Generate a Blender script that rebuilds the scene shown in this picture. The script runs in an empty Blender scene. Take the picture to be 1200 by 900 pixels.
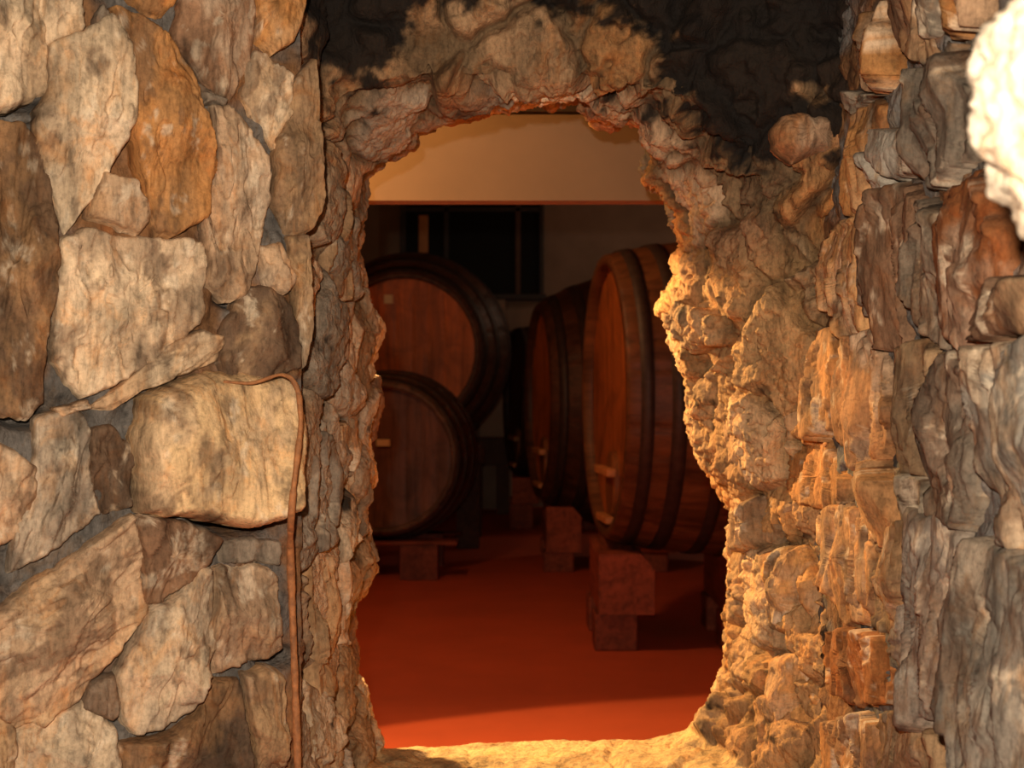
import bpy, math, random
import numpy as np
from mathutils import Vector, Matrix
random.seed(7)
C = bpy.context.scene
COL = C.collection
# ------------------------------------------------------------------ camera, world, lights, exposure
F = 1600.0; EYE = 1.3
def P(px, py, Y):
    return np.array([(px-600)/F*Y, Y, EYE+(450-py)/F*Y])
cam = bpy.data.cameras.new('camera'); camo = bpy.data.objects.new('camera', cam); COL.objects.link(camo)
camo.location = (0, 0, EYE); camo.rotation_euler = (math.pi/2, 0, 0)
cam.lens = 48; cam.sensor_width = 36; cam.clip_start = 0.05
cam.dof.use_dof = True; cam.dof.focus_distance = 2.0; cam.dof.aperture_fstop = 8.0
C.camera = camo
w = bpy.data.worlds.new('world'); C.world = w; w.use_nodes = True
w.node_tree.nodes['Background'].inputs[0].default_value = (1.0, 0.72, 0.5, 1)
w.node_tree.nodes['Background'].inputs[1].default_value = 0.035
def lamp(name, loc, energy, color, radius):
    l = bpy.data.lights.new(name, 'POINT'); l.energy = energy; l.color = color; l.shadow_soft_size = radius
    o = bpy.data.objects.new(name, l); COL.objects.link(o); o.location = loc; return o
lamp('camera_flash', (-0.045, 0.0, EYE+0.10), 142, (1.0, 0.86, 0.70), 0.014)
lamp('passage_lamp', (-0.85, 3.22, EYE+0.78), 60, (1.0, 0.52, 0.16), 0.03)
sp = bpy.data.lights.new('added_fill_spot', 'SPOT'); sp.energy = 265; sp.color = (1.0, 0.63, 0.26); sp.shadow_soft_size = 0.02  # added spot, no known fixture: brightens reveal, sill and floor strip, spares the header
sp.spot_size = math.radians(116); sp.spot_blend = .04
spo = bpy.data.objects.new('added_fill_spot', sp); COL.objects.link(spo); spo.location = (-0.66, 3.25, EYE+0.45)
spo.rotation_euler = Vector((.39, -.15, -1)).to_track_quat('-Z', 'Y').to_euler()
lamp('cellar_fill', (-0.9, 6.0, 2.6), 44, (1.0, 0.53, 0.22), 0.12)  # unseen fill added to brighten the casks
lamp('cellar_back_fill', (2.2, 12.4, 2.9), 12, (1.0, 0.72, 0.50), 0.1)  # another added fill, out of view, lifts the far wall
C.view_settings.view_transform = 'Standard'; C.view_settings.look = 'None'
C.view_settings.exposure = 0.0; C.view_settings.gamma = 1.0
C.view_settings.use_curve_mapping = False
C.render.film_transparent = False

# ------------------------------------------------------------------ numeric noise
def _hash(ix, iy, iz, s):
    h = (ix*374761393 + iy*668265263 + iz*2147483647 + s*1274126177) & 0xffffffff
    h = ((h ^ (h >> 13))*1274126177) & 0xffffffff
    h = ((h ^ (h >> 16))*2246822519) & 0xffffffff
    return ((h ^ (h >> 15)) & 0xffffff)/float(0xffffff)
def vnoise(p, s=0):
    i = np.floor(p).astype(np.int64); f = p-i
    f = f*f*f*(f*(f*6-15)+10)
    r = 0
    for dx in (0, 1):
        wx = f[:, 0] if dx else 1-f[:, 0]
        for dy in (0, 1):
            wy = f[:, 1] if dy else 1-f[:, 1]
            for dz in (0, 1):
                wz = f[:, 2] if dz else 1-f[:, 2]
                r = r + wx*wy*wz*_hash(i[:, 0]+dx, i[:, 1]+dy, i[:, 2]+dz, s)
    return r*2-1
def fbm(p, scale, octv=4, s=0, gain=0.5, ridged=False):
    r = np.zeros(len(p)); a = 1.0; k = scale; tot = 0
    for o in range(octv):
        n = vnoise(p*k+o*17.3, s+o)
        if ridged: n = 1-2*np.abs(n)
        r += a*n; tot += a; a *= gain; k *= 2.03
    return r/tot
def worley(p, s=0):
    """first and second feature distances and the id of the nearest cell"""
    i = np.floor(p).astype(np.int64)
    f1 = np.full(len(p), 9.0); f2 = np.full(len(p), 9.0); cid = np.zeros(len(p))
    for dx in (-1, 0, 1):
        for dy in (-1, 0, 1):
            for dz in (-1, 0, 1):
                a, b, c = i[:, 0]+dx, i[:, 1]+dy, i[:, 2]+dz
                q = np.stack([a+_hash(a, b, c, s+1), b+_hash(a, b, c, s+2), c+_hash(a, b, c, s+3)], 1)
                d = np.sqrt(((q-p)**2).sum(1)); idv = _hash(a, b, c, s+4)
                m = d < f1
                f2 = np.where(m, f1, np.minimum(f2, d)); cid = np.where(m, idv, cid); f1 = np.where(m, d, f1)
    return f1, f2, cid
def sstep(a, b, x):
    t = np.clip((x-a)/(b-a), 0, 1); return t*t*(3-2*t)

# ------------------------------------------------------------------ materials
def nt(name):
    m = bpy.data.materials.new(name); m.use_nodes = True
    n = m.node_tree; b = n.nodes['Principled BSDF']; return m, n, b
def N(n, t, **k):
    x = n.nodes.new(t)
    for a, v in k.items(): setattr(x, a, v)
    return x
def lin(c): return tuple(((v/255)/12.92 if v/255 <= .04045 else ((v/255+.055)/1.055)**2.4) for v in c)
def noise_node(n, vec, scale, detail=4, rough=.55, dist=0.0):
    x = N(n, 'ShaderNodeTexNoise'); x.inputs['Scale'].default_value = scale
    x.inputs['Detail'].default_value = detail; x.inputs['Roughness'].default_value = rough
    x.inputs['Distortion'].default_value = dist
    n.links.new(vec, x.inputs['Vector']); return x.outputs['Fac']
def ramp(n, fac, stops):
    r = N(n, 'ShaderNodeValToRGB'); e = r.color_ramp.elements
    while len(e) < len(stops): e.new(0.5)
    for i, (p, c) in enumerate(stops):
        e[i].position = p; e[i].color = (c, c, c, 1) if not isinstance(c, tuple) else (*c, 1)
    n.links.new(fac, r.inputs[0]); return r.outputs[0]
def mix(n, fac, a, b, mode='MIX'):
    m = N(n, 'ShaderNodeMix', data_type='RGBA', blend_type=mode)
    for sock, v in ((m.inputs[0], fac), (m.inputs[6], a), (m.inputs[7], b)):
        if hasattr(v, 'links'): n.links.new(v, sock)
        elif isinstance(v, (int, float)): sock.default_value = v
        else: sock.default_value = (*v, 1) if len(v) == 3 else v
    return m.outputs[2]
def mapping(n, vec, scale):
    m = N(n, 'ShaderNodeMapping'); m.inputs['Scale'].default_value = scale
    n.links.new(vec, m.inputs['Vector']); return m.outputs[0]

def rock_material(name, fine=1.0, scl=38):
    m, n, b = nt(name)
    tc = N(n, 'ShaderNodeTexCoord').outputs['Object']
    at = N(n, 'ShaderNodeAttribute', attribute_name='tint').outputs['Color']
    so = N(n, 'ShaderNodeAttribute', attribute_name='dark_mask').outputs['Fac']
    st = mapping(n, tc, (1.6, 1.6, .55))
    big = noise_node(n, st, 9, 5, .6, .6)
    c = mix(n, 1.0, at, ramp(n, big, [(.30, .42), (.5, 1.0), (.70, 1.35)]), 'MULTIPLY')
    # ochre and rust staining
    o = noise_node(n, mapping(n, tc, (1.5, 1.5, .8)), 13, 6, .65, 1.0)
    c = mix(n, ramp(n, o, [(.52, 0.0), (.68, .62)]), c, mix(n, 1.0, c, (1.12, .78, .48), 'MULTIPLY'))
    # grey film
    g = noise_node(n, mapping(n, tc, (1.1, 1.1, .7)), 21, 6, .6, .5)
    c = mix(n, ramp(n, g, [(.55, 0.0), (.72, .5)]), c, mix(n, 1.0, c, (.78, .80, .82), 'MULTIPLY'))
    # streaks and dark specks
    f = noise_node(n, mapping(n, tc, (3, 3, .7)), 45, 5, .65)
    c = mix(n, .75, c, mix(n, 1.0, c, ramp(n, f, [(.32, .5), (.5, 1.0), (.7, 1.2)]), 'MULTIPLY'))
    d = noise_node(n, tc, 150, 5, .7)
    c = mix(n, .7, c, mix(n, 1.0, c, ramp(n, d, [(.3, .55), (.5, 1.0), (.72, 1.25)]), 'MULTIPLY'))
    c = mix(n, so, c, lin((19, 15, 13)))
    n.links.new(c, b.inputs['Base Color'])
    b.inputs['Roughness'].default_value = .82; b.inputs['Specular IOR Level'].default_value = .25
    h1 = noise_node(n, mapping(n, tc, (1.6, 1.6, .8)), scl, 8, .6, .4)
    h2 = noise_node(n, tc, 210, 5, .65)
    a = N(n, 'ShaderNodeMath', operation='MULTIPLY_ADD'); a.inputs[1].default_value = .22
    n.links.new(h2, a.inputs[0]); n.links.new(h1, a.inputs[2])
    bp = N(n, 'ShaderNodeBump'); bp.inputs['Strength'].default_value = .6*fine; bp.inputs['Distance'].default_value = .018
    n.links.new(a.outputs[0], bp.inputs['Height']); n.links.new(bp.outputs[0], b.inputs['Normal'])
    return m
M_ROCK = rock_material('split_stone', .55, 26)
M_RUBBLE = rock_material('rubble_stone', 1.0)

def wood_material(name, grain_axis, rough=.55, bump=.3, spec=.3):
    m, n, b = nt(name)
    tc = N(n, 'ShaderNodeTexCoord').outputs['Object']
    at = N(n, 'ShaderNodeAttribute', attribute_name='tint').outputs['Color']
    s = [28, 28, 28]; s[grain_axis] = 2.0
    g = noise_node(n, mapping(n, tc, tuple(s)), 1.0, 6, .65, .6)
    c = mix(n, 1.0, at, ramp(n, g, [(.3, .45), (.52, 1.0), (.72, 1.3)]), 'MULTIPLY')
    p = noise_node(n, tc, 4.5, 5, .6, .8)
    c = mix(n, 1.0, c, ramp(n, p, [(.3, .6), (.55, 1.05), (.75, 1.2)]), 'MULTIPLY')
    n.links.new(c, b.inputs['Base Color'])
    b.inputs['Roughness'].default_value = rough; b.inputs['Specular IOR Level'].default_value = spec
    bp = N(n, 'ShaderNodeBump'); bp.inputs['Strength'].default_value = bump; bp.inputs['Distance'].default_value = .01
    n.links.new(g, bp.inputs['Height']); n.links.new(bp.outputs[0], b.inputs['Normal'])
    return m
M_STAVE = wood_material('oak_stave', 0, .5)
M_HEAD = wood_material('oak_head', 2, .45)
M_BEAM = wood_material('beam_wood', 1, .7, .4)
M_BEAMX = wood_material('plank_wood', 0, .7, .4)

def simple(name, col, rough=.7, metal=0.0, var=.25, scale=20, bump=.2, dist=.004):
    m, n, b = nt(name)
    tc = N(n, 'ShaderNodeTexCoord').outputs['Object']
    f = noise_node(n, tc, scale, 6, .6)
    c = mix(n, 1.0, lin(col), ramp(n, f, [(.3, 1-var), (.7, 1+var)]), 'MULTIPLY')
    n.links.new(c, b.inputs['Base Color']); b.inputs['Roughness'].default_value = rough
    b.inputs['Metallic'].default_value = metal
    bp = N(n, 'ShaderNodeBump'); bp.inputs['Strength'].default_value = bump; bp.inputs['Distance'].default_value = dist
    n.links.new(f, bp.inputs['Height']); n.links.new(bp.outputs[0], b.inputs['Normal'])
    return m
M_PLASTER = simple('tan_plaster', (118, 96, 76), .9, 0, .06, 6, .15)
M_CELLAR = simple('cellar_plaster', (150, 122, 102), .9, 0, .15, 3, .2)
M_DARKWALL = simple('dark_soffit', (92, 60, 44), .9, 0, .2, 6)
M_FLOOR = simple('red_floor', (206, 88, 48), .65, 0, .08, 2.5, .08)
M_IRON = simple('hoop_iron', (62, 46, 38), .55, .35, .35, 30)
M_BLACK = simple('black_glass', (12, 10, 9), .5, 0, .1, 4, 0)
M_BLACK.node_tree.nodes['Principled BSDF'].inputs['Specular IOR Level'].default_value = .12
M_FRAME = simple('dark_frame', (52, 40, 34), .6, 0, .2, 12)
M_RUST = simple('rusty_iron', (160, 102, 58), .75, 0, .45, 90, .6, .003)
M_PALEWOOD = simple('pale_board', (196, 128, 72), .6, 0, .2, 12)
M_PAPER = simple('label_paper', (225, 190, 140), .6, 0, .05, 20)
M_BRASS = simple('brass', (200, 150, 80), .35, .8, .1, 20)
M_BENCH = simple('bench_board', (96, 66, 48), .75, 0, .2, 10)

# ------------------------------------------------------------------ object helpers
def mesh_obj(name, V, Fc, mat, parent=None, tint=None, dark_mask=None, smooth=True):
    me = bpy.data.meshes.new(name)
    V = np.asarray(V, dtype=np.float64)
    me.from_pydata(V.tolist(), [], Fc if isinstance(Fc, list) else Fc.tolist())
    me.update()
    if tint is not None:
        t = np.asarray(tint, dtype=np.float32)
        if t.ndim == 1: t = np.tile(t[:3], (len(V), 1))
        a = me.color_attributes.new('tint', 'FLOAT_COLOR', 'POINT')
        a.data.foreach_set('color', np.concatenate([t, np.ones((len(t), 1), np.float32)], 1).astype(np.float32).ravel())
    if dark_mask is not None:
        a = me.attributes.new('dark_mask', 'FLOAT', 'POINT'); a.data.foreach_set('value', np.asarray(dark_mask, np.float32))
    me.materials.append(mat)
    if smooth: me.polygons.foreach_set('use_smooth', [True]*len(me.polygons))
    o = bpy.data.objects.new(name, me); COL.objects.link(o)
    if parent: o.parent = parent
    return o
def grid_faces(nr, nc, wrap=False, flip=False):
    r = np.arange(nr-1)[:, None]; c = np.arange(nc if wrap else nc-1)[None, :]
    a = r*nc+c; b = r*nc+(c+1) % nc; d = (r+1)*nc+c; e = (r+1)*nc+(c+1) % nc
    f = np.stack([a, b, e, d] if not flip else [a, d, e, b], -1).reshape(-1, 4)
    return f
def box(name, x0, x1, y0, y1, z0, z1, mat, parent=None, tint=None, bev=.006, kind=None):
    V = [(x, y, z) for x in (x0, x1) for y in (y0, y1) for z in (z0, z1)]
    Fc = [(0, 1, 3, 2), (4, 6, 7, 5), (0, 4, 5, 1), (2, 3, 7, 6), (0, 2, 6, 4), (1, 5, 7, 3)]
    o = mesh_obj(name, V, Fc, mat, parent, tint, smooth=False)
    if bev:
        b = o.modifiers.new('bevel', 'BEVEL'); b.width = bev; b.segments = 2
    if kind: o['kind'] = kind
    return o
def empty(name, loc, rz=0.0, label=None, cat=None, group=None):
    o = bpy.data.objects.new(name, None); COL.objects.link(o); o.location = loc; o.rotation_euler = (0, 0, rz)
    o.empty_display_size = .1
    if label: o['label'] = label
    if cat: o['category'] = cat
    if group: o['group'] = group
    return o

# ------------------------------------------------------------------ wall planes
class Plane:
    """upright wall plane through two plan points; u runs along it, v is up, n points to the viewer's side"""
    def __init__(s, a, b, side):
        s.o = np.array([a[0], a[1], EYE]); d = np.array([b[0]-a[0], b[1]-a[1], 0.0]); s.u = d/np.linalg.norm(d)
        s.v = np.array([0, 0, 1.0]); s.n = np.array([s.u[1], -s.u[0], 0.0])*side
    def px(s, x, y):
        r = np.array([(x-600)/F, 1.0, (450-y)/F]); c = np.array([0, 0, EYE])
        t = ((s.o-c) @ s.n)/(r @ s.n); q = c+r*t-s.o
        return np.array([q @ s.u, q @ s.v])
    def w(s, uv, h):
        return s.o+uv[:, :1]*s.u+uv[:, 1:2]*s.v+np.asarray(h)[:, None]*s.n
LEFT = Plane((-.656, 1.75), (-.317, 1.95), 1)
JAMB = Plane((-.325, 1.95), (-.285, 2.55), 1)
RIGHT = Plane((.487, 1.3), (.503, 2.3), -1)
SPLAY = Plane((.503, 2.22), (.36, 2.60), -1)
LINTEL = Plane((-.3, 2.18), (.55, 2.12), 1)

BEIGE = (186, 152, 118); LIGHT = (204, 176, 142); ORANGE = (196, 136, 78); BROWN = (140, 104, 76)
DARK = (104, 80, 60); GREY = (140, 123, 104); PALE = (182, 170, 152); SHADOWBROWN = (150, 88, 44); TAN = (170, 134, 96)

stone_no = [0]
def stone(pl, poly, h, tint, parent, seed=None, tilt=(0, 0), rough=1.0, facets=5, label=None, sink=.03, bevel=.007,
          name='stone', grain=(0, 1), jag=1.0, step=.0034, grow=.0075, vein=None):
    stone_no[0] += 1; sd = seed if seed is not None else stone_no[0]*13+5
    rg = np.random.RandomState(sd)
    pts = np.array([pl.px(*p) for p in poly])
    c0 = pts.mean(0); dd = pts-c0; pts = c0+dd*(1+grow/np.linalg.norm(dd, axis=1))[:, None]
    # area centroid
    x, y = pts[:, 0], pts[:, 1]; xn, yn = np.roll(x, -1), np.roll(y, -1); cr = x*yn-xn*y; A = cr.sum()/2
    cen = np.array([((x+xn)*cr).sum(), ((y+yn)*cr).sum()])/(6*A)
    if A < 0: pts = pts[::-1]
    seg = np.linalg.norm(np.roll(pts, -1, 0)-pts, axis=1); per = seg.sum()
    n = int(np.clip(per/step, 50, 420))
    cum = np.concatenate([[0], np.cumsum(seg)]); t = np.linspace(0, per, n, endpoint=False)
    cl = np.vstack([pts, pts[:1]])
    b = np.stack([np.interp(t, cum, cl[:, 0]), np.interp(t, cum, cl[:, 1])], 1)
    for _ in range(1):   # round corners a little
        b = .25*np.roll(b, 1, 0)+.5*b+.25*np.roll(b, -1, 0)
    q = np.concatenate([b, np.full((n, 1), sd*3.1)], 1)
    off = fbm(q, 26, 5, sd, .6)*.010*jag; rad = b-cen; R = np.linalg.norm(rad, axis=1)
    b = b+rad/R[:, None]*off[:, None]; rad = b-cen; R = np.linalg.norm(rad, axis=1)
    Rm = R.mean(); k = int(np.clip(Rm/step, 10, 70))
    rs = np.linspace(0, 1, k)**.88; rs = np.concatenate([rs[1:], [1.0, 1.0]])
    V = [cen[None, :]]; H = [np.zeros(1)]; E = [np.full(1, Rm)]
    for i, r in enumerate(rs):
        V.append(cen+rad*r); E.append((1-r)*R)
        H.append(np.zeros(n))
    uv = np.vstack(V); e = np.concatenate(E)
    # cleaved convex shape: lowest of several tilted planes
    rel = (uv-cen)
    hh = np.full(len(uv), 1e9)
    for _ in range(facets):
        ang = rg.rand()*6.283; sl = rg.uniform(.05, .6); base = h*rg.uniform(.80, 1.25)
        hh = np.minimum(hh, base-(rel[:, 0]*math.cos(ang)+rel[:, 1]*math.sin(ang))*sl)
    hh = np.maximum(hh, h*.3)+rel[:, 0]*tilt[0]+rel[:, 1]*tilt[1]
    g = np.array(grain, float); g /= np.linalg.norm(g); pp = np.array([-g[1], g[0]])
    q = np.stack([rel @ pp*2.1, rel @ g*.75, np.full(len(uv), sd*1.7)], 1)
    hh += rough*(.013*fbm(q, 12, 4, sd+3, .42)+.0028*fbm(q, 26, 4, sd+9, .5, True)+.0012*fbm(q, 150, 2, sd+20))
    # stepped cleavage
    stp = fbm(q, 11, 3, sd+31); hh += rough*.008*sstep(-.02, .02, stp)+rough*.006*sstep(.17, .20, stp)-rough*.006*sstep(-.22, -.25, stp)
    ed = np.clip(e/bevel, 0, 1); prof = np.sqrt(1-(1-ed)**2)
    z = -sink*.4+(hh+sink*.4)*prof
    z[-n:] = -sink
    W = pl.w(uv, z)
    nr = len(rs)
    Fc = [[0, 1+j, 1+(j+1) % n] for j in range(n)]
    gf = grid_faces(nr, n, True, True)+1
    Fc = Fc+gf.tolist()
    # orientation: make front faces look along +n
    a, b2, c2 = W[0], W[1], W[2]
    if np.cross(b2-a, c2-a) @ pl.n < 0: Fc = [f[::-1] for f in Fc]
    t = np.array(lin(tint))*(1+.07*rg.randn())
    if vein is None:
        pool = [(206, 180, 150), (120, 92, 70), (176, 130, 84), (150, 132, 112), (196, 158, 116)]
        vein = pool[rg.randint(len(pool))]
    t2 = np.array(lin(vein)); qm = np.stack([rel @ pp*1.3, rel @ g*.8, np.full(len(uv), sd*2.3)], 1)
    a1 = sstep(-.08, .28, fbm(qm, 13, 4, sd+50, .6))[:, None]*.75
    a2 = sstep(.12, .34, fbm(qm, 20, 5, sd+60, .65))[:, None]*.6
    tv = t*(1-a1)+(.35*t+.65*t2)*a1; tv = tv*(1-a2)+np.array(lin((112, 84, 62)))*a2*.9
    a3 = sstep(.20, .42, fbm(qm, 26, 5, sd+70, .65))[:, None]*.55; tv = tv*(1-a3)+np.array(lin((218, 196, 166)))*a3
    o = mesh_obj(name, W, Fc, M_ROCK, parent, tint=tv, dark_mask=np.zeros(len(W)))
    if label: o['label'] = label
    return o

def mortar_wall(name, pl, u0, u1, v0, v1, step, tint, amp=.010, seed=3, base=0.0, dark_f=None, pits=()):
    nu = int((u1-u0)/step)+1; nv = int((v1-v0)/step)+1
    U, Vv = np.meshgrid(np.linspace(u0, u1, nu), np.linspace(v0, v1, nv))
    uv = np.stack([U.ravel(), Vv.ravel()], 1)
    q = np.concatenate([uv, np.zeros((len(uv), 1))], 1)
    f1, f2, cid = worley(q*np.array([22, 17, 1])+fbm(q, 20, 3, seed+8)[:, None]*.5, seed)
    h = base+amp*fbm(q, 16, 5, seed)+.009*np.minimum((f2-f1)*2.2, 1)*(.3+cid)+.003*fbm(q, 90, 3, seed+2)
    for (x_, y_, rx, ry, dp) in pits:
        c_ = pl.px(x_, y_); h = h-dp*np.exp(-(((uv[:, 0]-c_[0])/rx)**2+((uv[:, 1]-c_[1])/ry)**2)**2)
    W = pl.w(uv, h)
    Fc = grid_faces(nv, nu)
    a, b, d = W[0], W[1], W[nu]
    if np.cross(b-a, d-a) @ pl.n < 0: Fc = Fc[:, ::-1]
    # thickness behind
    back = pl.w(np.array([[u0, v0], [u1, v0], [u1, v1], [u0, v1]]), np.full(4, -.30))
    n0 = len(W); W = np.vstack([W, back])
    c00, c10, c11, c01 = 0, nu-1, nu*nv-1, nu*(nv-1)
    extra = [[n0, n0+1, n0+2, n0+3]]
    t = np.array(lin(tint))*(1+.35*(np.concatenate([cid, np.zeros(4)])-.5))[:, None]
    grime = sstep(.0, .35, np.concatenate([fbm(q, 9, 4, seed+40), np.zeros(4)]))[:, None]
    t = t*(1-grime)+np.array(lin((140, 98, 62)))*grime*(.8)
    so = np.zeros(len(W))
    if dark_f is not None: so = dark_f(W)
    o = mesh_obj(name, W, Fc.tolist()+extra, M_RUBBLE, None, tint=t, dark_mask=so)
    o['kind'] = 'structure'
    return o

# ------------------------------------------------------------------ left wall
wl = mortar_wall('wall_left', LEFT, -.16, .415, -.60, .66, .0032, (104, 97, 90), seed=3, base=-.014, pits=[(275,614,.055,.017,.09),(20,128,.05,.012,.06),(30,492,.03,.012,.06),(172,712,.02,.02,.05),(330,772,.03,.015,.05),(280,352,.03,.012,.05)])
LS = [
 ([(-40,-40),(48,-40),(50,50),(53,108),(25,119),(0,126),(-40,130)], .034, LIGHT, (0,1)),
 ([(53,-12),(92,-6),(90,20),(92,38),(55,50),(52,30)], .024, LIGHT, (0,1)),
 ([(57,58),(92,45),(125,24),(146,58),(150,110),(147,150),(130,190),(103,235),(76,272),(63,230),(46,165),(52,130),(60,100)], .036, LIGHT, (.15,1)),
 ([(130,14),(165,26),(196,50),(223,85),(231,130),(240,165),(250,190),(242,222),(238,250),(205,274),(180,272),(172,238),(157,180),(152,130),(157,90),(143,55)], .038, ORANGE, (0,1)),
 ([(120,205),(155,216),(172,246),(160,270),(106,252)], .026, BEIGE, (0,1)),
 ([(150,-40),(200,-40),(202,8),(188,17),(165,11),(148,-2)], .03, ORANGE, (0,1)),
 ([(206,-40),(298,-40),(298,30),(290,74),(268,115),(253,108),(237,93),(226,73),(206,48),(208,10)], .036, BROWN, (0,1)),
 ([(302,-40),(358,-40),(356,10),(336,48),(318,60),(302,45),(304,10)], .034, ORANGE, (.3,1)),
 ([(302,62),(322,75),(340,93),(337,130),(325,163),(328,190),(310,150),(287,112),(290,85)], .022, LIGHT, (.3,1)),
 ([(244,126),(262,130),(288,155),(308,190),(314,230),(302,290),(290,338),(264,348),(242,330),(240,282),(247,232),(255,192)], .034, BEIGE, (-.2,1)),
 ([(342,98),(368,72),(372,140),(374,228),(364,268),(336,273),(320,232),(326,172),(338,140)], .03, TAN, (0,1)),
 ([(-40,142),(30,150),(45,176),(58,220),(63,270),(60,340),(51,400),(47,468),(34,486),(-40,480)], .036, (122, 92, 66), (0,1)),
 ([(72,287),(100,273),(165,282),(232,286),(236,330),(233,368),(208,398),(173,428),(130,452),(97,462),(63,420),(67,350)], .034, LIGHT, (.1,1)),
 ([(282,346),(310,336),(335,352),(351,390),(349,428),(300,441),(264,440),(258,420),(264,390)], .026, DARK, (.2,1)),
 ([(202,402),(235,388),(258,396),(252,424),(213,440),(160,457),(132,482),(108,476),(150,445)], .018, LIGHT, (1,.5)),
 ([(108,503),(130,503),(153,530),(151,592),(121,596),(108,560)], .018, DARK, (0,1)),
 ([(42,492),(90,482),(104,510),(103,560),(112,597),(70,633),(12,668),(17,620),(42,560)], .028, GREY, (.3,1)),
 ([(-40,500),(8,527),(36,547),(36,580),(18,624),(-40,652)], .03, BEIGE, (.3,1)),
 ([(0,716),(60,672),(120,628),(152,609),(165,640),(160,690),(164,715),(140,758),(100,798),(85,822),(50,843),(20,848),(0,835),(-40,800),(-40,745)], .042, BEIGE, (1,.6)),
 ([(160,606),(200,611),(240,624),(256,632),(243,655),(213,688),(190,702),(171,701),(168,660)], .030, BROWN, (.3,1)),
 ([(252,667),(300,667),(323,674),(326,758),(308,770),(254,786),(248,750),(257,700)], .03, BEIGE, (0,1)),
 ([(230,664),(246,668),(248,700),(243,750),(238,785),(223,828),(193,845),(156,856),(142,838),(138,790),(162,752),(172,722),(207,701)], .036, LIGHT, (.3,1)),
 ([(104,803),(133,793),(139,820),(128,838),(103,828)], .016, DARK, (0,1)),
 ([(22,858),(60,843),(95,823),(130,852),(136,940),(22,940)], .034, LIGHT, (.3,1)),
 ([(140,868),(190,862),(226,847),(246,803),(278,798),(288,840),(298,940),(140,940)], .026, DARK, (.3,1)),
 ([(284,793),(310,783),(328,788),(331,850),(328,940),(303,940),(294,850)], .026, TAN, (0,1)),
 ([(-40,822),(14,853),(15,940),(-40,940)], .028, TAN, (0,1)),
 ([(306,292),(328,288),(343,328),(330,340),(313,330)], .02, BEIGE, (0,1)),
 ([(336,282),(360,277),(364,380),(356,430),(346,360)], .026, TAN, (0,1)),
 ([(95,60),(112,20),(118,8),(124,22),(110,40)], .018, GREY, (0,1)),
 ([(262,640),(300,634),(326,636),(328,662),(262,658)], .008, GREY, (0,1)),
 ([(66,478),(98,470),(104,478),(72,488)], .02, BEIGE, (1,0)),
 ([(232,100),(262,118),(258,126),(236,122)], .018, GREY, (1,0)),
]
for poly, h, t, g in LS:
    stone(LEFT, poly, h, t, wl, grain=g)
slab = stone(LEFT, [(166,468),(200,450),(250,443),(300,446),(328,438),(345,450),(351,480),(347,520),(336,560),(330,590),
        (305,604),(280,611),(240,603),(205,599),(162,597),(157,560),(160,510)], .085, (214, 176, 128), wl, tilt=(.10, -.10),
        rough=.7, facets=3, sink=.02, bevel=.022, vein=(176, 150, 122), label='large pale slab jutting out of the wall')

# ------------------------------------------------------------------ the broken opening: rim, middle, outer edge (each px, py, depth)
T = [
 ((452,872,2.62),(425,905,2.35),(400,985,2.10)),
 ((432,800,2.58),(388,830,2.20),(332,900,1.97)),
 ((414,735,2.50),(378,745,2.18),(332,780,1.97)),
 ((428,700,2.55),(380,700,2.20),(332,710,1.97)),
 ((450,655,2.58),(382,655,2.20),(332,660,1.97)),
 ((437,600,2.58),(382,600,2.20),(332,600,1.97)),
 ((447,560,2.58),(382,560,2.20),(332,555,1.97)),
 ((438,520,2.58),(382,515,2.20),(332,510,1.97)),
 ((450,470,2.58),(384,465,2.20),(332,455,1.97)),
 ((440,430,2.58),(384,420,2.20),(332,405,1.97)),
 ((452,392,2.58),(386,370,2.20),(332,350,1.97)),
 ((438,350,2.58),(388,325,2.20),(332,300,1.97)),
 ((425,300,2.56),(388,275,2.20),(332,250,1.97)),
 ((437,260,2.56),(390,230,2.22),(332,200,1.98)),
 ((434,215,2.54),(390,175,2.24),(334,110,2.00)),
 ((460,198,2.52),(400,130,2.26),(338,20,2.06)),
 ((490,178,2.50),(430,100,2.26),(340,-90,2.15)),
 ((490,160,2.47),(460,90,2.24),(400,-90,2.18)),
 ((550,143,2.46),(530,92,2.24),(500,-90,2.18)),
 ((600,129,2.44),(600,94,2.25),(590,-90,2.18)),
 ((680,119,2.44),(672,90,2.25),(680,-90,2.18)),
 ((692,146,2.46),(710,98,2.24),(760,-90,2.16)),
 ((745,157,2.48),(765,108,2.22),(830,-90,2.14)),
 ((757,190,2.50),(800,120,2.20),(900,-90,2.10)),
 ((750,215,2.52),(830,140,2.20),(975,-90,2.05)),
 ((776,232,2.54),(860,165,2.20),(1020,-60,2.02)),
 ((790,260,2.56),(885,205,2.22),(1018,60,2.02)),
 ((793,310,2.58),(885,275,2.25),(1008,180,2.08)),
 ((797,335,2.58),(880,320,2.28),(992,260,2.15)),
 ((772,370,2.52),(862,370,2.28),(980,330,2.18)),
 ((790,420,2.58),(868,430,2.30),(975,420,2.20)),
 ((798,490,2.60),(870,500,2.32),(972,500,2.20)),
 ((812,545,2.62),(878,560,2.34),(972,570,2.20)),
 ((845,580,2.64),(895,605,2.36),(972,620,2.20)),
 ((850,650,2.64),(900,670,2.36),(970,690,2.20)),
 ((846,740,2.64),(892,765,2.36),(968,790,2.18)),
 ((832,800,2.64),(880,830,2.34),(962,885,2.15)),
 ((800,850,2.64),(862,890,2.34),(930,985,2.10)),
 ((760,861,2.66),(775,905,2.40),(800,1000,2.10)),
 ((640,861,2.68),(640,905,2.42),(640,1000,2.10)),
 ((540,867,2.68),(530,905,2.42),(520,1000,2.10)),
]
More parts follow.
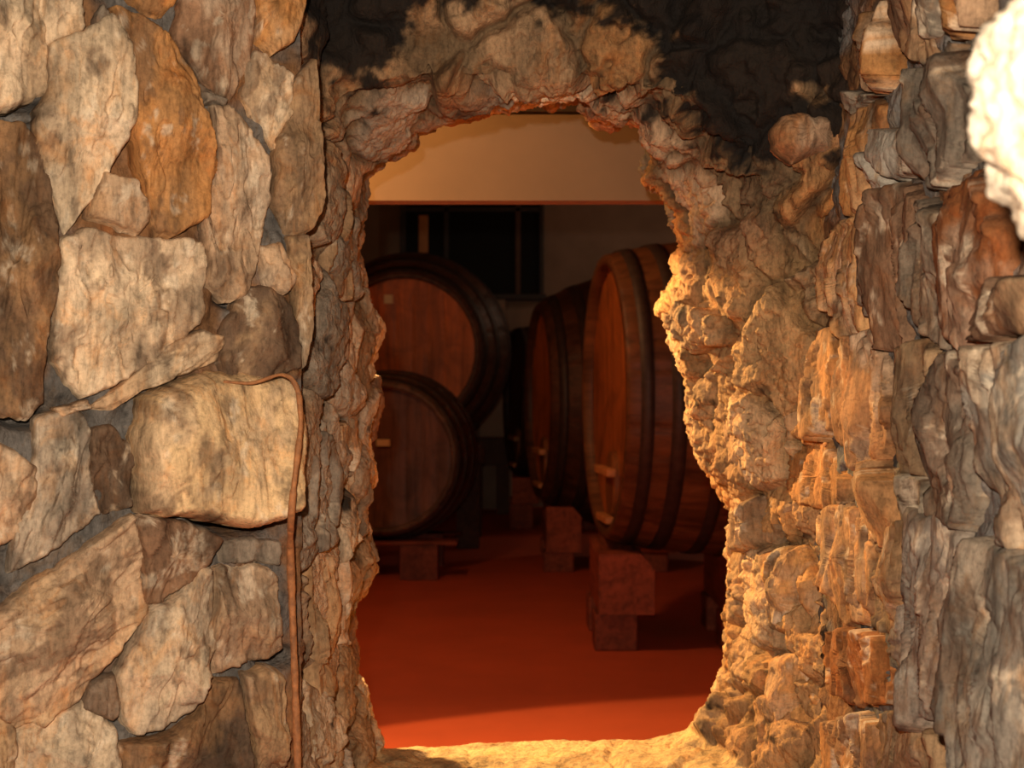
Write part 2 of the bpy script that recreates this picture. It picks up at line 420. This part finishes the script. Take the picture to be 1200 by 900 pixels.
rim = np.array([P(*t[0]) for t in T]); mid = np.array([P(*t[1]) for t in T]); outr = np.array([P(*t[2]) for t in T])
def resample(A, Ts, n):
    k = len(A); A2 = np.vstack([A, A[:1]]); x = np.arange(k+1)
    return np.stack([np.interp(Ts, x, A2[:, c]) for c in range(3)], 1)
seg = np.linalg.norm(np.roll(rim, -1, 0)-rim, axis=1)+.5*np.linalg.norm(np.roll(mid, -1, 0)-mid, axis=1)
cum = np.concatenate([[0], np.cumsum(seg)]); NA = 1150
Ts = np.interp(np.linspace(0, cum[-1], NA, endpoint=False), cum, np.arange(len(T)+1))
rim = rim+(rim-P(620, 490, 2.6))*np.array([.022, 0, .022])*(rim[:, 2:3] > EYE-.6)
rimr, midr, outrr = resample(rim, Ts, NA), resample(mid, Ts, NA), resample(outr, Ts, NA)
for _ in range(3):
    rimr = .25*np.roll(rimr, 1, 0)+.5*rimr+.25*np.roll(rimr, -1, 0)
for _ in range(10):
    midr = .25*np.roll(midr, 1, 0)+.5*midr+.25*np.roll(midr, -1, 0)
    outrr = .25*np.roll(outrr, 1, 0)+.5*outrr+.25*np.roll(outrr, -1, 0)
ctr = np.array([P(620, 480, 2.6)[0], 0, P(620, 480, 2.6)[2]])
def flare(A, k, Y):
    B = A.copy(); B[:, 0] = ctr[0]+(A[:, 0]-ctr[0])*k; B[:, 2] = ctr[2]+(A[:, 2]-ctr[2])*k; B[:, 1] = Y; return B
back1 = flare(rimr, 1.10, 2.78); back2 = flare(rimr, 2.3, 2.86)
rows = []
def span(A, B, n, end=False):
    for i in range(n+(1 if end else 0)):
        t = i/n; rows.append(A*(1-t)+B*t)
span(outrr, midr, 80); span(midr, rimr, 95); span(rimr, back1, 30); span(back1, back2, 24, True)
G = np.array(rows)                       # rows x NA x 3
for _ in range(4):                       # soften the creases between the spans
    G[1:-1] = .25*G[:-2]+.5*G[1:-1]+.25*G[2:]
du = np.roll(G, -1, 1)-np.roll(G, 1, 1); dv = np.gradient(G, axis=0)
NR = np.cross(du, dv); NR /= np.linalg.norm(NR, axis=2, keepdims=True)+1e-12
test = NR[80, 20]      # left jamb must face right
if test[0] < 0: NR = -NR
Wp = G.reshape(-1, 3); Nn = NR.reshape(-1, 3)
warp = np.stack([fbm(Wp, 9, 3, 50), fbm(Wp, 9, 3, 60), fbm(Wp, 9, 3, 70)], 1)
q = (Wp+warp*.05)*np.array([8.5, 6.0, 7.0])
f1, f2, cid = worley(q, 11)
q2 = (Wp+warp*.03)*np.array([24, 18, 19])
g1, g2, cid2 = worley(q2, 23)
gap = sstep(0, .22, f2-f1)
ri = np.repeat(np.arange(G.shape[0]), NA)
px = 600+F*Wp[:, 0]/Wp[:, 1]; py = 450-F*(Wp[:, 2]-EYE)/Wp[:, 1]
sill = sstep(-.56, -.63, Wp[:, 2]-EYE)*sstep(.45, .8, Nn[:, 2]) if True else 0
atrim = np.exp(-((ri-175)/22.0)**2)
rightside = sstep(0, .1, Wp[:, 0])
amp = (.020*(cid-.35)+.020*np.sqrt(np.clip(f2-f1, 0, 1)))*gap-.016*(1-gap)
fine = .011*np.minimum((g2-g1)*1.8, 1)*(.3+cid2)+.016*fbm(Wp, 22, 4, 80, .55)+(.005+.006*atrim)*fbm(Wp, 60, 4, 90, .6, True)+.0035*fbm(Wp, 190, 2, 99)
fine = fine-.020*sstep(.22, .5, fbm(Wp, 24, 3, 170))*rightside
fine = fine*(1-.35*sstep(0, -.15, Wp[:, 0]))
disp = amp*(1-.75*atrim)*1.15+fine*(1-.25*atrim)
disp = disp*(1-sill*.75)-.010
Wd = Wp+Nn*disp[:, None]
# cell tints by region: greyer left, ochre lower right, paler sill
pal = np.array([lin(c) for c in (BEIGE, ORANGE, BROWN, TAN, LIGHT, (178, 128, 80), GREY)])
wgt = np.floor(cid*6.999).astype(int)
leftp = np.array([lin(c) for c in (BEIGE, (168, 146, 122), TAN, GREY, LIGHT, (160, 132, 104), BROWN)])
tint = pal[wgt]; ls_ = sstep(.0, -.12, Wp[:, 0])[:, None]; tint = tint*(1-ls_)+leftp[wgt]*ls_
lint = (sstep(.30, .40, Wp[:, 2]-EYE)*sstep(2.35, 2.25, Wp[:, 1]))[:, None]; tint = tint*(1-.75*lint)+np.array(lin((156, 114, 74)))*.75*lint
mort = np.array(lin((112, 88, 62)))
mg = (1-sstep(.0, .2, f2-f1))[:, None]
tint = tint*(1-mg)+mort*mg
rs_ = (rightside*sstep(.05, -.1, Wp[:, 2]-EYE-.25))[:, None]
ochre = np.array(lin((182, 138, 88)))
tint = tint*(1-.55*rs_)+ochre*.55*rs_
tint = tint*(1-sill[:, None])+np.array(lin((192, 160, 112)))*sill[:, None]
def dark_at(W):  # near-black tone in blobs around the top of the opening, broken by noise
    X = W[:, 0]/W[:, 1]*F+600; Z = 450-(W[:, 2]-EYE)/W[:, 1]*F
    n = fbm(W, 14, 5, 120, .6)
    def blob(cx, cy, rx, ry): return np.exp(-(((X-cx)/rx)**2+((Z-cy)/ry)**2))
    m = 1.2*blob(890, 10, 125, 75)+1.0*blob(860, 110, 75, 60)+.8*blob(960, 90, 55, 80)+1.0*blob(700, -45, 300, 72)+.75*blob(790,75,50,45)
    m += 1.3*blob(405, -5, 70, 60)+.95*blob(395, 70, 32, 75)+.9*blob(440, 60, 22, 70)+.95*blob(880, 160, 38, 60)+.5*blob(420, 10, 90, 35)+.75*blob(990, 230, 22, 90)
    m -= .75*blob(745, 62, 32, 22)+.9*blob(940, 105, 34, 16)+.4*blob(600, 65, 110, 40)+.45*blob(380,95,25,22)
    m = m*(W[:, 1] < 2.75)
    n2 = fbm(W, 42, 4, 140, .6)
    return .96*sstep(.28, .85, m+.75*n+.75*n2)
dark_mask = dark_at(Wp)
Fc = grid_faces(G.shape[0], NA, True)
a, b_, d_ = Wd[80*NA+300], Wd[80*NA+301], Wd[81*NA+300]
if np.cross(b_-a, d_-a) @ Nn[80*NA+300] < 0: Fc = Fc[:, ::-1]
wb = mesh_obj('wall_back', Wd, Fc, M_RUBBLE, None, tint=tint, dark_mask=dark_mask); wb['kind'] = 'structure'

for poly, h, t in [
 ([(354,520),(366,505),(380,520),(384,570),(377,635),(362,648),(355,600)], .012, GREY),
 ([(362,665),(378,655),(384,720),(380,800),(366,820)], .014, TAN),
 ([(356,840),(378,825),(388,870),(384,940),(356,940)], .014, TAN),
 ([(376,232),(398,222),(402,300),(394,350),(378,340)], .012, TAN),
 ([(372,360),(388,352),(396,400),(388,450),(374,440)], .014, BROWN),
 ([(394,360),(408,352),(414,420),(406,470),(396,450)], .014, BEIGE),
 ([(390,500),(408,488),(416,540),(408,590),(394,580)], .012, TAN),
 ([(388,660),(402,640),(410,690),(404,760),(390,750)], .014, BEIGE)]:
    stone(JAMB, poly, h, t, wb, step=.005, rough=1.1)
for poly, h, t in [
 ([(858,437),(900,430),(944,432),(946,490),(934,556),(905,570),(862,567),(850,540),(853,490)], .020, (172, 134, 96)),
 ([(872,372),(897,360),(934,372),(936,424),(882,424)], .020, ORANGE),
 ([(862,222),(892,206),(948,210),(952,262),(942,338),(902,348),(868,328)], .018, (160, 116, 74)),
 ([(862,600),(898,584),(928,592),(905,636),(868,648)], .018, TAN),
 ([(905,650),(935,640),(955,680),(945,740),(915,740)], .016, (188, 136, 80)),
 ([(905,775),(940,765),(955,820),(940,880),(912,870)], .016, (188, 136, 80))]:
    stone(SPLAY, poly, h*1.8, t, wb, rough=1.35, facets=6, bevel=.02)
for poly, h, t in [
 ([(905,150),(925,137),(960,136),(992,152),(1003,166),(985,181),(935,184),(908,172)], .034, (166, 118, 78))]:
    stone(LINTEL, poly, h, t, wb, rough=1.7, facets=6, bevel=.025)

# ------------------------------------------------------------------ right wall
wr = mortar_wall('wall_right', RIGHT, -.62, 1.25, -.80, .80, .0042, (104, 98, 92), seed=29, base=-.008)
RS = [
 ([(1019,22),(1050,8),(1056,40),(1054,84),(1036,104),(1020,98),(1018,60)], .030, ORANGE),
 ([(1058,-40),(1085,-40),(1088,30),(1070,58),(1059,55)], .026, BROWN),
 ([(1088,-40),(1114,-40),(1116,38),(1096,43),(1091,20)], .024, GREY),
 ([(1118,-40),(1165,-40),(1158,28),(1126,38)], .026, ORANGE),
 ([(1006,146),(1025,122),(1039,127),(1034,170),(1022,214),(1016,244),(999,251),(1001,200)], .030, ORANGE),
 ([(1044,152),(1079,152),(1080,198),(1062,203),(1047,185)], .024, PALE),
 ([(1084,82),(1128,68),(1146,120),(1142,180),(1112,212),(1090,212),(1085,150)], .030, GREY),
 ([(1027,192),(1043,184),(1053,225),(1040,260),(1027,262)], .020, PALE),
 ([(1042,268),(1046,230),(1068,218),(1082,245),(1076,290),(1062,330),(1064,408),(1047,406),(1042,330)], .030, BROWN),
 ([(982,272),(1005,258),(1022,267),(1020,330),(1016,384),(1001,390),(986,368),(969,358)], .034, (206, 152, 98)),
 ([(1025,272),(1039,274),(1037,350),(1028,362),(1022,350)], .022, GREY),
 ([(1070,332),(1075,300),(1090,242),(1116,256),(1118,330),(1111,408),(1100,398),(1085,378)], .028, (158, 136, 112)),
 ([(1122,232),(1152,205),(1182,280),(1176,340),(1166,398),(1155,412),(1127,380),(1122,300)], .034, SHADOWBROWN),  # flash shadow of the boulder put into this stone's brown tint
 ([(956,388),(984,388),(988,440),(984,498),(975,512),(962,480),(955,430)], .034, ORANGE),
 ([(992,398),(1030,390),(1043,430),(1053,480),(1043,528),(1025,547),(1002,538),(992,500)], .030, (182, 128, 82)),
 ([(1067,412),(1090,408),(1115,422),(1108,450),(1095,480),(1089,548),(1076,543),(1065,500)], .028, TAN),
 ([(1099,472),(1119,425),(1131,418),(1156,442),(1156,520),(1148,598),(1135,617),(1100,598),(1098,530)], .028, GREY),
 ([(1168,412),(1260,400),(1260,640),(1194,636),(1172,560),(1168,480)], .034, PALE),
 ([(948,524),(975,522),(984,546),(998,562),(993,598),(962,588),(945,560)], .022, ORANGE),
 ([(1007,558),(1040,548),(1058,570),(1063,610),(1050,638),(1012,618)], .026, (180, 128, 80)),
 ([(1062,552),(1090,562),(1094,598),(1072,616),(1063,590)], .018, DARK),
 ([(962,612),(1000,593),(1028,622),(1038,680),(1029,732),(1002,722),(991,690),(967,650)], .032, (202, 148, 96)),
 ([(1042,642),(1060,624),(1076,612),(1070,690),(1050,736),(1037,728)], .028, TAN),
 ([(1082,603),(1130,615),(1140,680),(1128,760),(1110,836),(1090,856),(1067,808),(1054,760),(1068,700)], .034, (148, 134, 118)),
 ([(977,742),(1000,738),(1034,748),(1048,790),(1043,822),(1002,823),(978,800)], .030, (168, 104, 52)),
 ([(1148,634),(1200,652),(1260,690),(1260,960),(1176,960),(1172,860),(1153,800),(1151,700)], .036, (162, 148, 130)),
 ([(1042,838),(1080,832),(1105,862),(1116,960),(1042,960)], .026, TAN),
 ([(976,848),(1010,840),(1034,850),(1036,960),(972,960)], .026, (174, 122, 74)),
 ([(1122,775),(1143,782),(1158,830),(1164,900),(1132,862)], .020, PALE),
 ([(1005,108),(1035,112),(1020,122),(1004,138)], .012, GREY),
 ([(1092,-40),(1098,50),(1125,50),(1120,62),(1095,72),(1082,60)], .008, GREY),
 ([(1190,330),(1250,330),(1250,390),(1176,398),(1184,350)], .03, BROWN),
]
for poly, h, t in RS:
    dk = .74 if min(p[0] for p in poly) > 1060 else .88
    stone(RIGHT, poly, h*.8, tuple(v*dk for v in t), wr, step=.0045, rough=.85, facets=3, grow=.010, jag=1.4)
# rough pale boulder set in the right wall, closest to the camera
def boulder(name, c, r, seed, tint, parent, label=None, pw=1.0):
    nl, nm = 150, 220
    th = np.linspace(0.001, math.pi-.001, nl)[:, None]; ph = np.linspace(0, 2*math.pi, nm, endpoint=False)[None, :]
    D = np.stack([np.sin(th)*np.cos(ph), np.sin(th)*np.sin(ph), np.cos(th)+0*ph], -1).reshape(-1, 3)
    q = D*np.array(r)+np.array(c)
    f1, f2, cid = worley(q*38+seed, seed)
    k = 1+.10*fbm(q, 12, 4, seed)+.10*fbm(q, 36, 4, seed+4, .55, True)+.06*np.minimum(f2-f1, .6)+.02*fbm(q, 150, 2, seed+8)
    V = np.array(c)+D*np.array(r)*k[:, None]*pw
    o = mesh_obj(name, V, grid_faces(nl, nm, True, True), M_ROCK, parent, tint=np.array(lin(tint)), dark_mask=np.zeros(len(V)))
    if label: o['label'] = label
    return o
boulder('stone', (.413, .82, EYE+.172), (.125, .10, .118), 5, (200, 184, 160), wr, 'knobbly whitish stone sticking out of the wall nearest the camera')

# ------------------------------------------------------------------ rust-brown rod down the left wall
def tube(name, pts, rad, mat, parent=None, seg=14, wob=0.0, sd=1):
    pts = np.array(pts, float); n = len(pts)
    tt = np.linspace(0, n-1, n*8); x = np.arange(n)
    c = np.stack([np.interp(tt, x, pts[:, i]) for i in range(3)], 1); r = np.interp(tt, x, rad)
    for _ in range(6): c[1:-1] = .25*c[:-2]+.5*c[1:-1]+.25*c[2:]
    r = r*(1+wob*fbm(c, 60, 3, sd))
    tn = np.gradient(c, axis=0); tn /= np.linalg.norm(tn, axis=1, keepdims=True)
    ref = np.array([0, 1.0, 0.1]); a = np.cross(tn, ref); a /= np.linalg.norm(a, axis=1, keepdims=True); b = np.cross(tn, a)
    ang = np.linspace(0, 2*math.pi, seg, endpoint=False)
    V = (c[:, None]+r[:, None, None]*(np.cos(ang)[None, :, None]*a[:, None]+np.sin(ang)[None, :, None]*b[:, None])).reshape(-1, 3)
    Fc = grid_faces(len(c), seg, True).tolist(); Fc += [list(range(seg)), list(range(len(V)-seg, len(V)))[::-1]]
    return mesh_obj(name, V, Fc, mat, parent, tint=np.array([.3, .2, .1]))
def lp(px_, py_, h):
    return LEFT.w(np.array([LEFT.px(px_, py_)]), [h])[0]
def shift(px_, py_, h):    # point that lies h in front of the wall and still sits at this spot on the stone edge
    base = lp(px_, py_, 0); n = LEFT.n; t = 1+(h/((np.array([0, 0, EYE])-base) @ n))*-1
    return np.array([0, 0, EYE])+(base-np.array([0, 0, EYE]))*t
rod = tube('rusty_rod', [shift(262,447,.045), shift(296,450,.06), shift(328,438,.085), shift(341,442,.098), shift(350,458,.106), shift(353,495,.118), shift(349,530,.128), shift(344,572,.135),
            shift(341,606,.130), shift(340,640,.075), shift(342,700,.06), shift(345,780,.058), shift(348,860,.058), shift(350,960,.058)],
            [.0018,.0022,.0024,.0026,.0034,.0038,.004,.0042,.0046,.005,.0052,.005,.005,.005], M_RUST, wob=.35)
rod['label'] = 'thin rust-orange rod running down the left stone wall below the jutting slab'; rod['category'] = 'rod'

# ------------------------------------------------------------------ cellar shell
def S(*a, **k): return box(*a, kind='structure', bev=0, **k)
S('floor', -4, 4, 1.0, 15.2, -.1, 0, M_FLOOR)
S('ceiling', -4, 4, 3.64, 15.2, 3.3, 3.4, M_CELLAR)
HB = EYE+(450-235)/F*3.55
HT = EYE+(450-134)/F*3.55
S('wall_header', -1.6, 1.6, 3.55, 3.63, HB, HT, M_PLASTER)
S('trim_header', -1.6, 1.6, 3.53, 3.56, HT+.004, HT+.026, M_FRAME)
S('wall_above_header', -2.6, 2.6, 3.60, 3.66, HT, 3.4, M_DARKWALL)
S('wall_passage_left', -1.7, -1.6, 2.75, 3.80, 0, 3.0, M_PLASTER)
S('wall_passage_right', 1.6, 1.7, 2.75, 3.80, 0, 3.0, M_PLASTER)
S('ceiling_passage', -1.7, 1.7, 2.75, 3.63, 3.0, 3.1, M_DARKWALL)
S('wall_cellar_left', -2.6, -2.5, 3.80, 15.2, 0, 3.3, M_CELLAR)
S('wall_cellar_right', 2.5, 2.6, 3.80, 15.2, 0, 3.3, M_CELLAR)
S('wall_far', -2.6, 2.6, 14.5, 14.7, 0, 3.3, M_CELLAR)

# dark window in the far wall
def wx(p, Y): return (p-600)/F*Y
def wz(p, Y): return EYE+(450-p)/F*Y
YW = 14.42
win = empty('window_1', (wx(552, YW), YW, wz(345, YW))); win['kind'] = 'structure'
def wbox(nm, x0, x1, y0, y1, dy, mat):
    o = box(nm, wx(x0, YW)-win.location.x, wx(x1, YW)-win.location.x, -dy, .08, wz(y1, YW)-win.location.z, wz(y0, YW)-win.location.z, mat, win, bev=.008); return o
wbox('pane', 473, 633, 215, 345, .0, M_BLACK)
wbox('window_frame', 469, 476, 215, 348, .06, M_FRAME)
wbox('window_frame', 632, 637, 215, 348, .06, M_FRAME)
wbox('mullion', 520, 526, 215, 345, .05, M_FRAME)
wbox('mullion', 604, 610, 215, 345, .05, M_BENCH)
wbox('window_frame', 469, 637, 243, 249, .05, M_FRAME)
wbox('window_sill', 466, 640, 345, 352, .12, M_FRAME)
wbox('shutter_board', 491, 502, 253, 297, .07, M_PALEWOOD)

# ------------------------------------------------------------------ casks
def cask(name, loc, rz, label, L=1.35, Rh=.70, Rm=.79, staves=34, wood=(150, 92, 48), headc=(168, 92, 40), hoops=None, hatch=True,
         cat='barrel', group=None, seed=1, oval=1.0, chime=.034):
    """axis along local +X from the front head at x=0; origin on the axis at the front chime"""
    rg = np.random.RandomState(seed)
    root = empty(name, loc, rz, label, cat, group)
    sub = 7; n = staves*sub
    ang = np.arange(n)/n*2*math.pi; sid = np.arange(n)//sub; ph = (np.arange(n) % sub)/sub
    dip = -.006*np.exp(-((ph-.0)/.09)**2)-.006*np.exp(-((ph-1)/.09)**2)
    lift = rg.uniform(-.002, .002, staves)[sid]
    tone = rg.uniform(.72, 1.18, staves)[sid]
    xs = np.concatenate([[0], np.linspace(.012, L-.012, 40), [L]])
    V = []; Tn = []
    def ring(x, r, dd=1.0):
        rr = r+(dip+lift)*dd
        V.append(np.stack([np.full(n, x), rr*np.cos(ang), rr*np.sin(ang)*oval], 1)); Tn.append(np.array(lin(wood))[None, :]*tone[:, None])
    ci = .055
    ring(ci, Rh-chime-.004, 0); ring(.0, Rh-chime, .3)
    for x in xs:
        t = 2*x/L-1; r = Rh+(Rm-Rh)*(1-t*t); ring(x, r-(.006 if x in (0, L) else 0))
    ring(L, Rh-chime, .3); ring(L-ci, Rh-chime-.004, 0)
    V2 = np.vstack(V)
    mesh_obj('staves', V2, grid_faces(len(V), n, True), M_STAVE, root, tint=np.vstack(Tn))
    # heads: boards with fine joints
    for side, nm in ((0, 'head'), (1, 'head')):
        R = Rh-chime; K = 26; nb = 9
        xx = ci if side == 0 else L-ci
        P_ = []; Tt = []; nA = 120
        bt = rg.uniform(.8, 1.15, nb+1)
        for k in range(K+1):
            r = R*k/K
            a = np.linspace(0, 2*math.pi, nA, endpoint=False)
            y = r*np.cos(a); z = r*np.sin(a)
            bi = np.clip(((y/R+1)/2*nb), 0, nb-.001); fr = bi-np.floor(bi)
            gd = np.exp(-(np.minimum(fr, 1-fr)/.05)**2)*.004
            bulge = .018*(1-(r/R)**2)
            P_.append(np.stack([xx+(gd+bulge)*(1 if side == 0 else -1), y, z*oval], 1))
            Tt.append(np.array(lin(headc))[None, :]*bt[np.floor(bi).astype(int)][:, None])
        mesh_obj(nm, np.vstack(P_), grid_faces(K+1, nA, True, side == 0), M_HEAD, root, tint=np.vstack(Tt))
    for (h0, h1) in (hoops or [(.025, .085), (.17, .235), (.42, .48), (L-.48, L-.42), (L-.235, L-.17), (L-.085, L-.025)]):
        a = np.linspace(0, 2*math.pi, 120, endpoint=False); Vh = []
        for x, dr in ((h0, -.004), (h0, .006), ((h0+h1)/2, .0075), (h1, .006), (h1, -.004)):
            t = 2*x/L-1; r = Rh+(Rm-Rh)*(1-t*t)+dr
            Vh.append(np.stack([np.full(120, x), r*np.cos(a), r*np.sin(a)*oval], 1))
        mesh_obj('hoop', np.vstack(Vh), grid_faces(5, 120, True), M_IRON, root)
    if hatch:
        # little manhole door low in the head, held by a crossbar
        y0 = .0; zc = -Rh*.62; t = np.linspace(0, 2*math.pi, 40, endpoint=False)
        O = np.stack([np.full(40, ci-.012), y0+.13*np.cos(t)*(1), zc+.17*np.sin(t)], 1)
        I = np.stack([np.full(40, ci+.03), y0+.13*np.cos(t), zc+.17*np.sin(t)], 1)
        O2 = O.copy(); O2[:, 1] *= .9; O2[:, 2] = zc+(O2[:, 2]-zc)*.9; O2[:, 0] -= .008
        Vh = np.vstack([I, O, O2]); Fh = grid_faces(3, 40, True).tolist()+[list(range(80, 120))]
        d = mesh_obj('hatch', Vh, Fh, M_HEAD, root, tint=np.array(lin((140, 84, 44))), smooth=False)
        box('crossbar', ci-.065, ci-.018, -.20, .20, zc+.05, zc+.09, M_PALEWOOD, d)
        box('crossbar', ci-.065, ci-.018, -.16, .16, zc-.19, zc-.155, M_PALEWOOD, d)
    return root
def cradle(name, loc, label, beams, y0, y1, z0, z1, posts, group=None, yc=.4, zc=1.2, rad=(.76, .80)):
    r = empty(name, loc, 0, label, 'cradle', group)
    for i, (x0, x1) in enumerate(beams):
        # beam along Y, its top hollowed to the round of the cask it carries
        V = []; ny = 30; R_ = rad[i]; zq = z0+.03
        for y in np.linspace(y0, y1, ny):
            dy = y-yc; zt_ = min(z1, zc-math.sqrt(max(R_*R_-dy*dy, .01))-.004)
            zi = max(z0+.02, zt_-.07)
            V += [(x0, y, z0), (x1, y, z0), (x1, y, zi), (x1-(x1-x0)*.25, y, zt_), (x0, y, zt_)]
        k = 5; Fb = grid_faces(ny, k, True).tolist()+[list(range(k))[::-1], list(range(len(V)-k, len(V)))]
        b = mesh_obj('beam', V, Fb, M_BEAM, r, tint=np.array(lin((150, 72, 44))), smooth=False)
        for py0, py1 in posts:
            box('post', x0-.02, x0+.19, py0, py1, 0, z0, M_BEAM, r, tint=np.array(lin((136, 66, 42))), bev=.01)
    return r
R1 = .72
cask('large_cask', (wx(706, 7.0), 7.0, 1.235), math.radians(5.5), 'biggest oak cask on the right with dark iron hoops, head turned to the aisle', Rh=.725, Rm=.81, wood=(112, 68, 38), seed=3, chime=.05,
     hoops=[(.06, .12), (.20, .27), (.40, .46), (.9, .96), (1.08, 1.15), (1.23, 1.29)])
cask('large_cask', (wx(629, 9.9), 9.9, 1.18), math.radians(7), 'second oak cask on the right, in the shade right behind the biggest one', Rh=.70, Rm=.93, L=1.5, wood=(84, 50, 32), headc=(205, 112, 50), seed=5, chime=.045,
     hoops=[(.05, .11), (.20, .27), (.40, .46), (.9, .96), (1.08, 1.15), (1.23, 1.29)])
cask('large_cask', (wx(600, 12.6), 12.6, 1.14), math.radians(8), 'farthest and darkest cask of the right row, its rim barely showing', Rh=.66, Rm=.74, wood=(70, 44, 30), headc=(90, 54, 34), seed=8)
cradle('cask_cradle', (wx(702, 6.62), 6.62, 0), 'reddish wooden cradle under the biggest cask on the right', [(0, .27), (.62, .89)], 0, .80, .18, .475, [(.02, .24), (.56, .78)], yc=.40, zc=1.235, rad=(.79, .815))
cradle('cask_cradle', (wx(640, 9.5), 9.5, 0), 'reddish wooden cradle under the second cask on the right', [(0, .24), (.65, .89)], -.1, .95, .14, .46, [(-.08, .14), (.7, .92)], yc=.42, zc=1.18, rad=(.89, .935))
cradle('cask_cradle', (wx(600, 12.2), 12.2, 0), 'dark wooden cradle under the farthest cask on the right', [(0, .24), (.65, .89)], 0, .9, .23, .46, [(.0, .24), (.62, .86)], yc=.42, zc=1.14, rad=(.72, .745))
# left side: two round casks, heads to the viewer
zl = wz(537, 9.0)
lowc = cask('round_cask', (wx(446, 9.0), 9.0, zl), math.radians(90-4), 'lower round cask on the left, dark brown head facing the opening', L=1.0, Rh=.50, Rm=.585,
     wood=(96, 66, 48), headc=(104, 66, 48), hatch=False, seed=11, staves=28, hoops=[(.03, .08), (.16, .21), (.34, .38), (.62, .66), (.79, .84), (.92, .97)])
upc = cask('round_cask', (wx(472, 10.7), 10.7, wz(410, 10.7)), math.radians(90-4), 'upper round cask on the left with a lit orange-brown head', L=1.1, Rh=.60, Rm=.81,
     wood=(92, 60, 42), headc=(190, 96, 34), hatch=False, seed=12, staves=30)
def tagplate(nm, parent, dy, dz, wdt, hgt, mat, x=-.012+.055):
    o = box(nm, x-.010, x+.022, dy-wdt/2, dy+wdt/2, dz-hgt/2, dz+hgt/2, mat, parent, bev=.003)
    return o
tagplate('label_plate', lowc, -.01, .10, .09, .045, M_PAPER)
tagplate('bung', lowc, .02, .34, .05, .08, M_BRASS)
tagplate('label_plate', upc, .12, .40, .07, .07, M_PAPER)
# cradle of the lower cask: bed plank over a squat post
c = empty('cask_cradle', (wx(446, 8.95), 8.95, 0), 0, 'low wooden cradle under the lower round cask on the left', 'cradle')
zb = wz(637, 8.95)
for yy, rr in ((.07, .545), (.75, .575)):
    box('plank', -.55, .50, yy, yy+.2, zb-.02, zl-rr-.008, M_BEAMX, c, tint=np.array(lin((136, 66, 42))))
    box('post', .12, .37, yy+.0, yy+.19, 0, zb-.02, M_BEAM, c, tint=np.array(lin((120, 60, 42))))
    box('post', -.5, -.25, yy+.0, yy+.19, 0, zb-.02, M_BEAM, c, tint=np.array(lin((120, 60, 42))))
# rack carrying the upper cask
zc_ = wz(410, 10.7)
c = empty('cask_rack', (wx(472, 10.75), 10.75, 0), 0, 'tall dark wooden rack under the upper round cask on the left', 'rack')
for yy, rr in ((.02, .735), (.80, .80)):
    zu = zc_-rr-.008
    box('plank', -.62, .62, yy, yy+.18, zu-.14, zu, M_BEAMX, c, tint=np.array(lin((90, 54, 38))))
    for xx in (-.6, .42):
        box('post', xx, xx+.18, yy, yy+.17, 0, zu-.14, M_BEAM, c, tint=np.array(lin((80, 50, 36))))
# low bench against the far wall
c = empty('plank_bench', (wx(572, 13.6), 13.6, 0), 0, 'low dark plank bench at the end of the aisle', 'bench')
box('seat', -.23, .23, 0, .5, wz(545, 13.6), wz(514, 13.6), M_BENCH, c)
for xx in (-.21, .08):
    box('leg', xx, xx+.13, .05, .45, 0, wz(545, 13.6), M_BENCH, c)
# dim stone pier behind the bench
S('trim_pier', wx(563, 14.3), wx(592, 14.3), 14.2, 14.5, 0, wz(352, 14.3), M_CELLAR)

for o in list(bpy.data.objects):
    if o.parent is None and o.get('category') == 'barrel':
        o['group'] = 'large casks in the row on the right' if o.name.startswith('large') else 'round casks stacked on the left'
    elif o.parent is None and o.get('category') == 'cradle':
        o['group'] = 'wooden cradles under the casks'
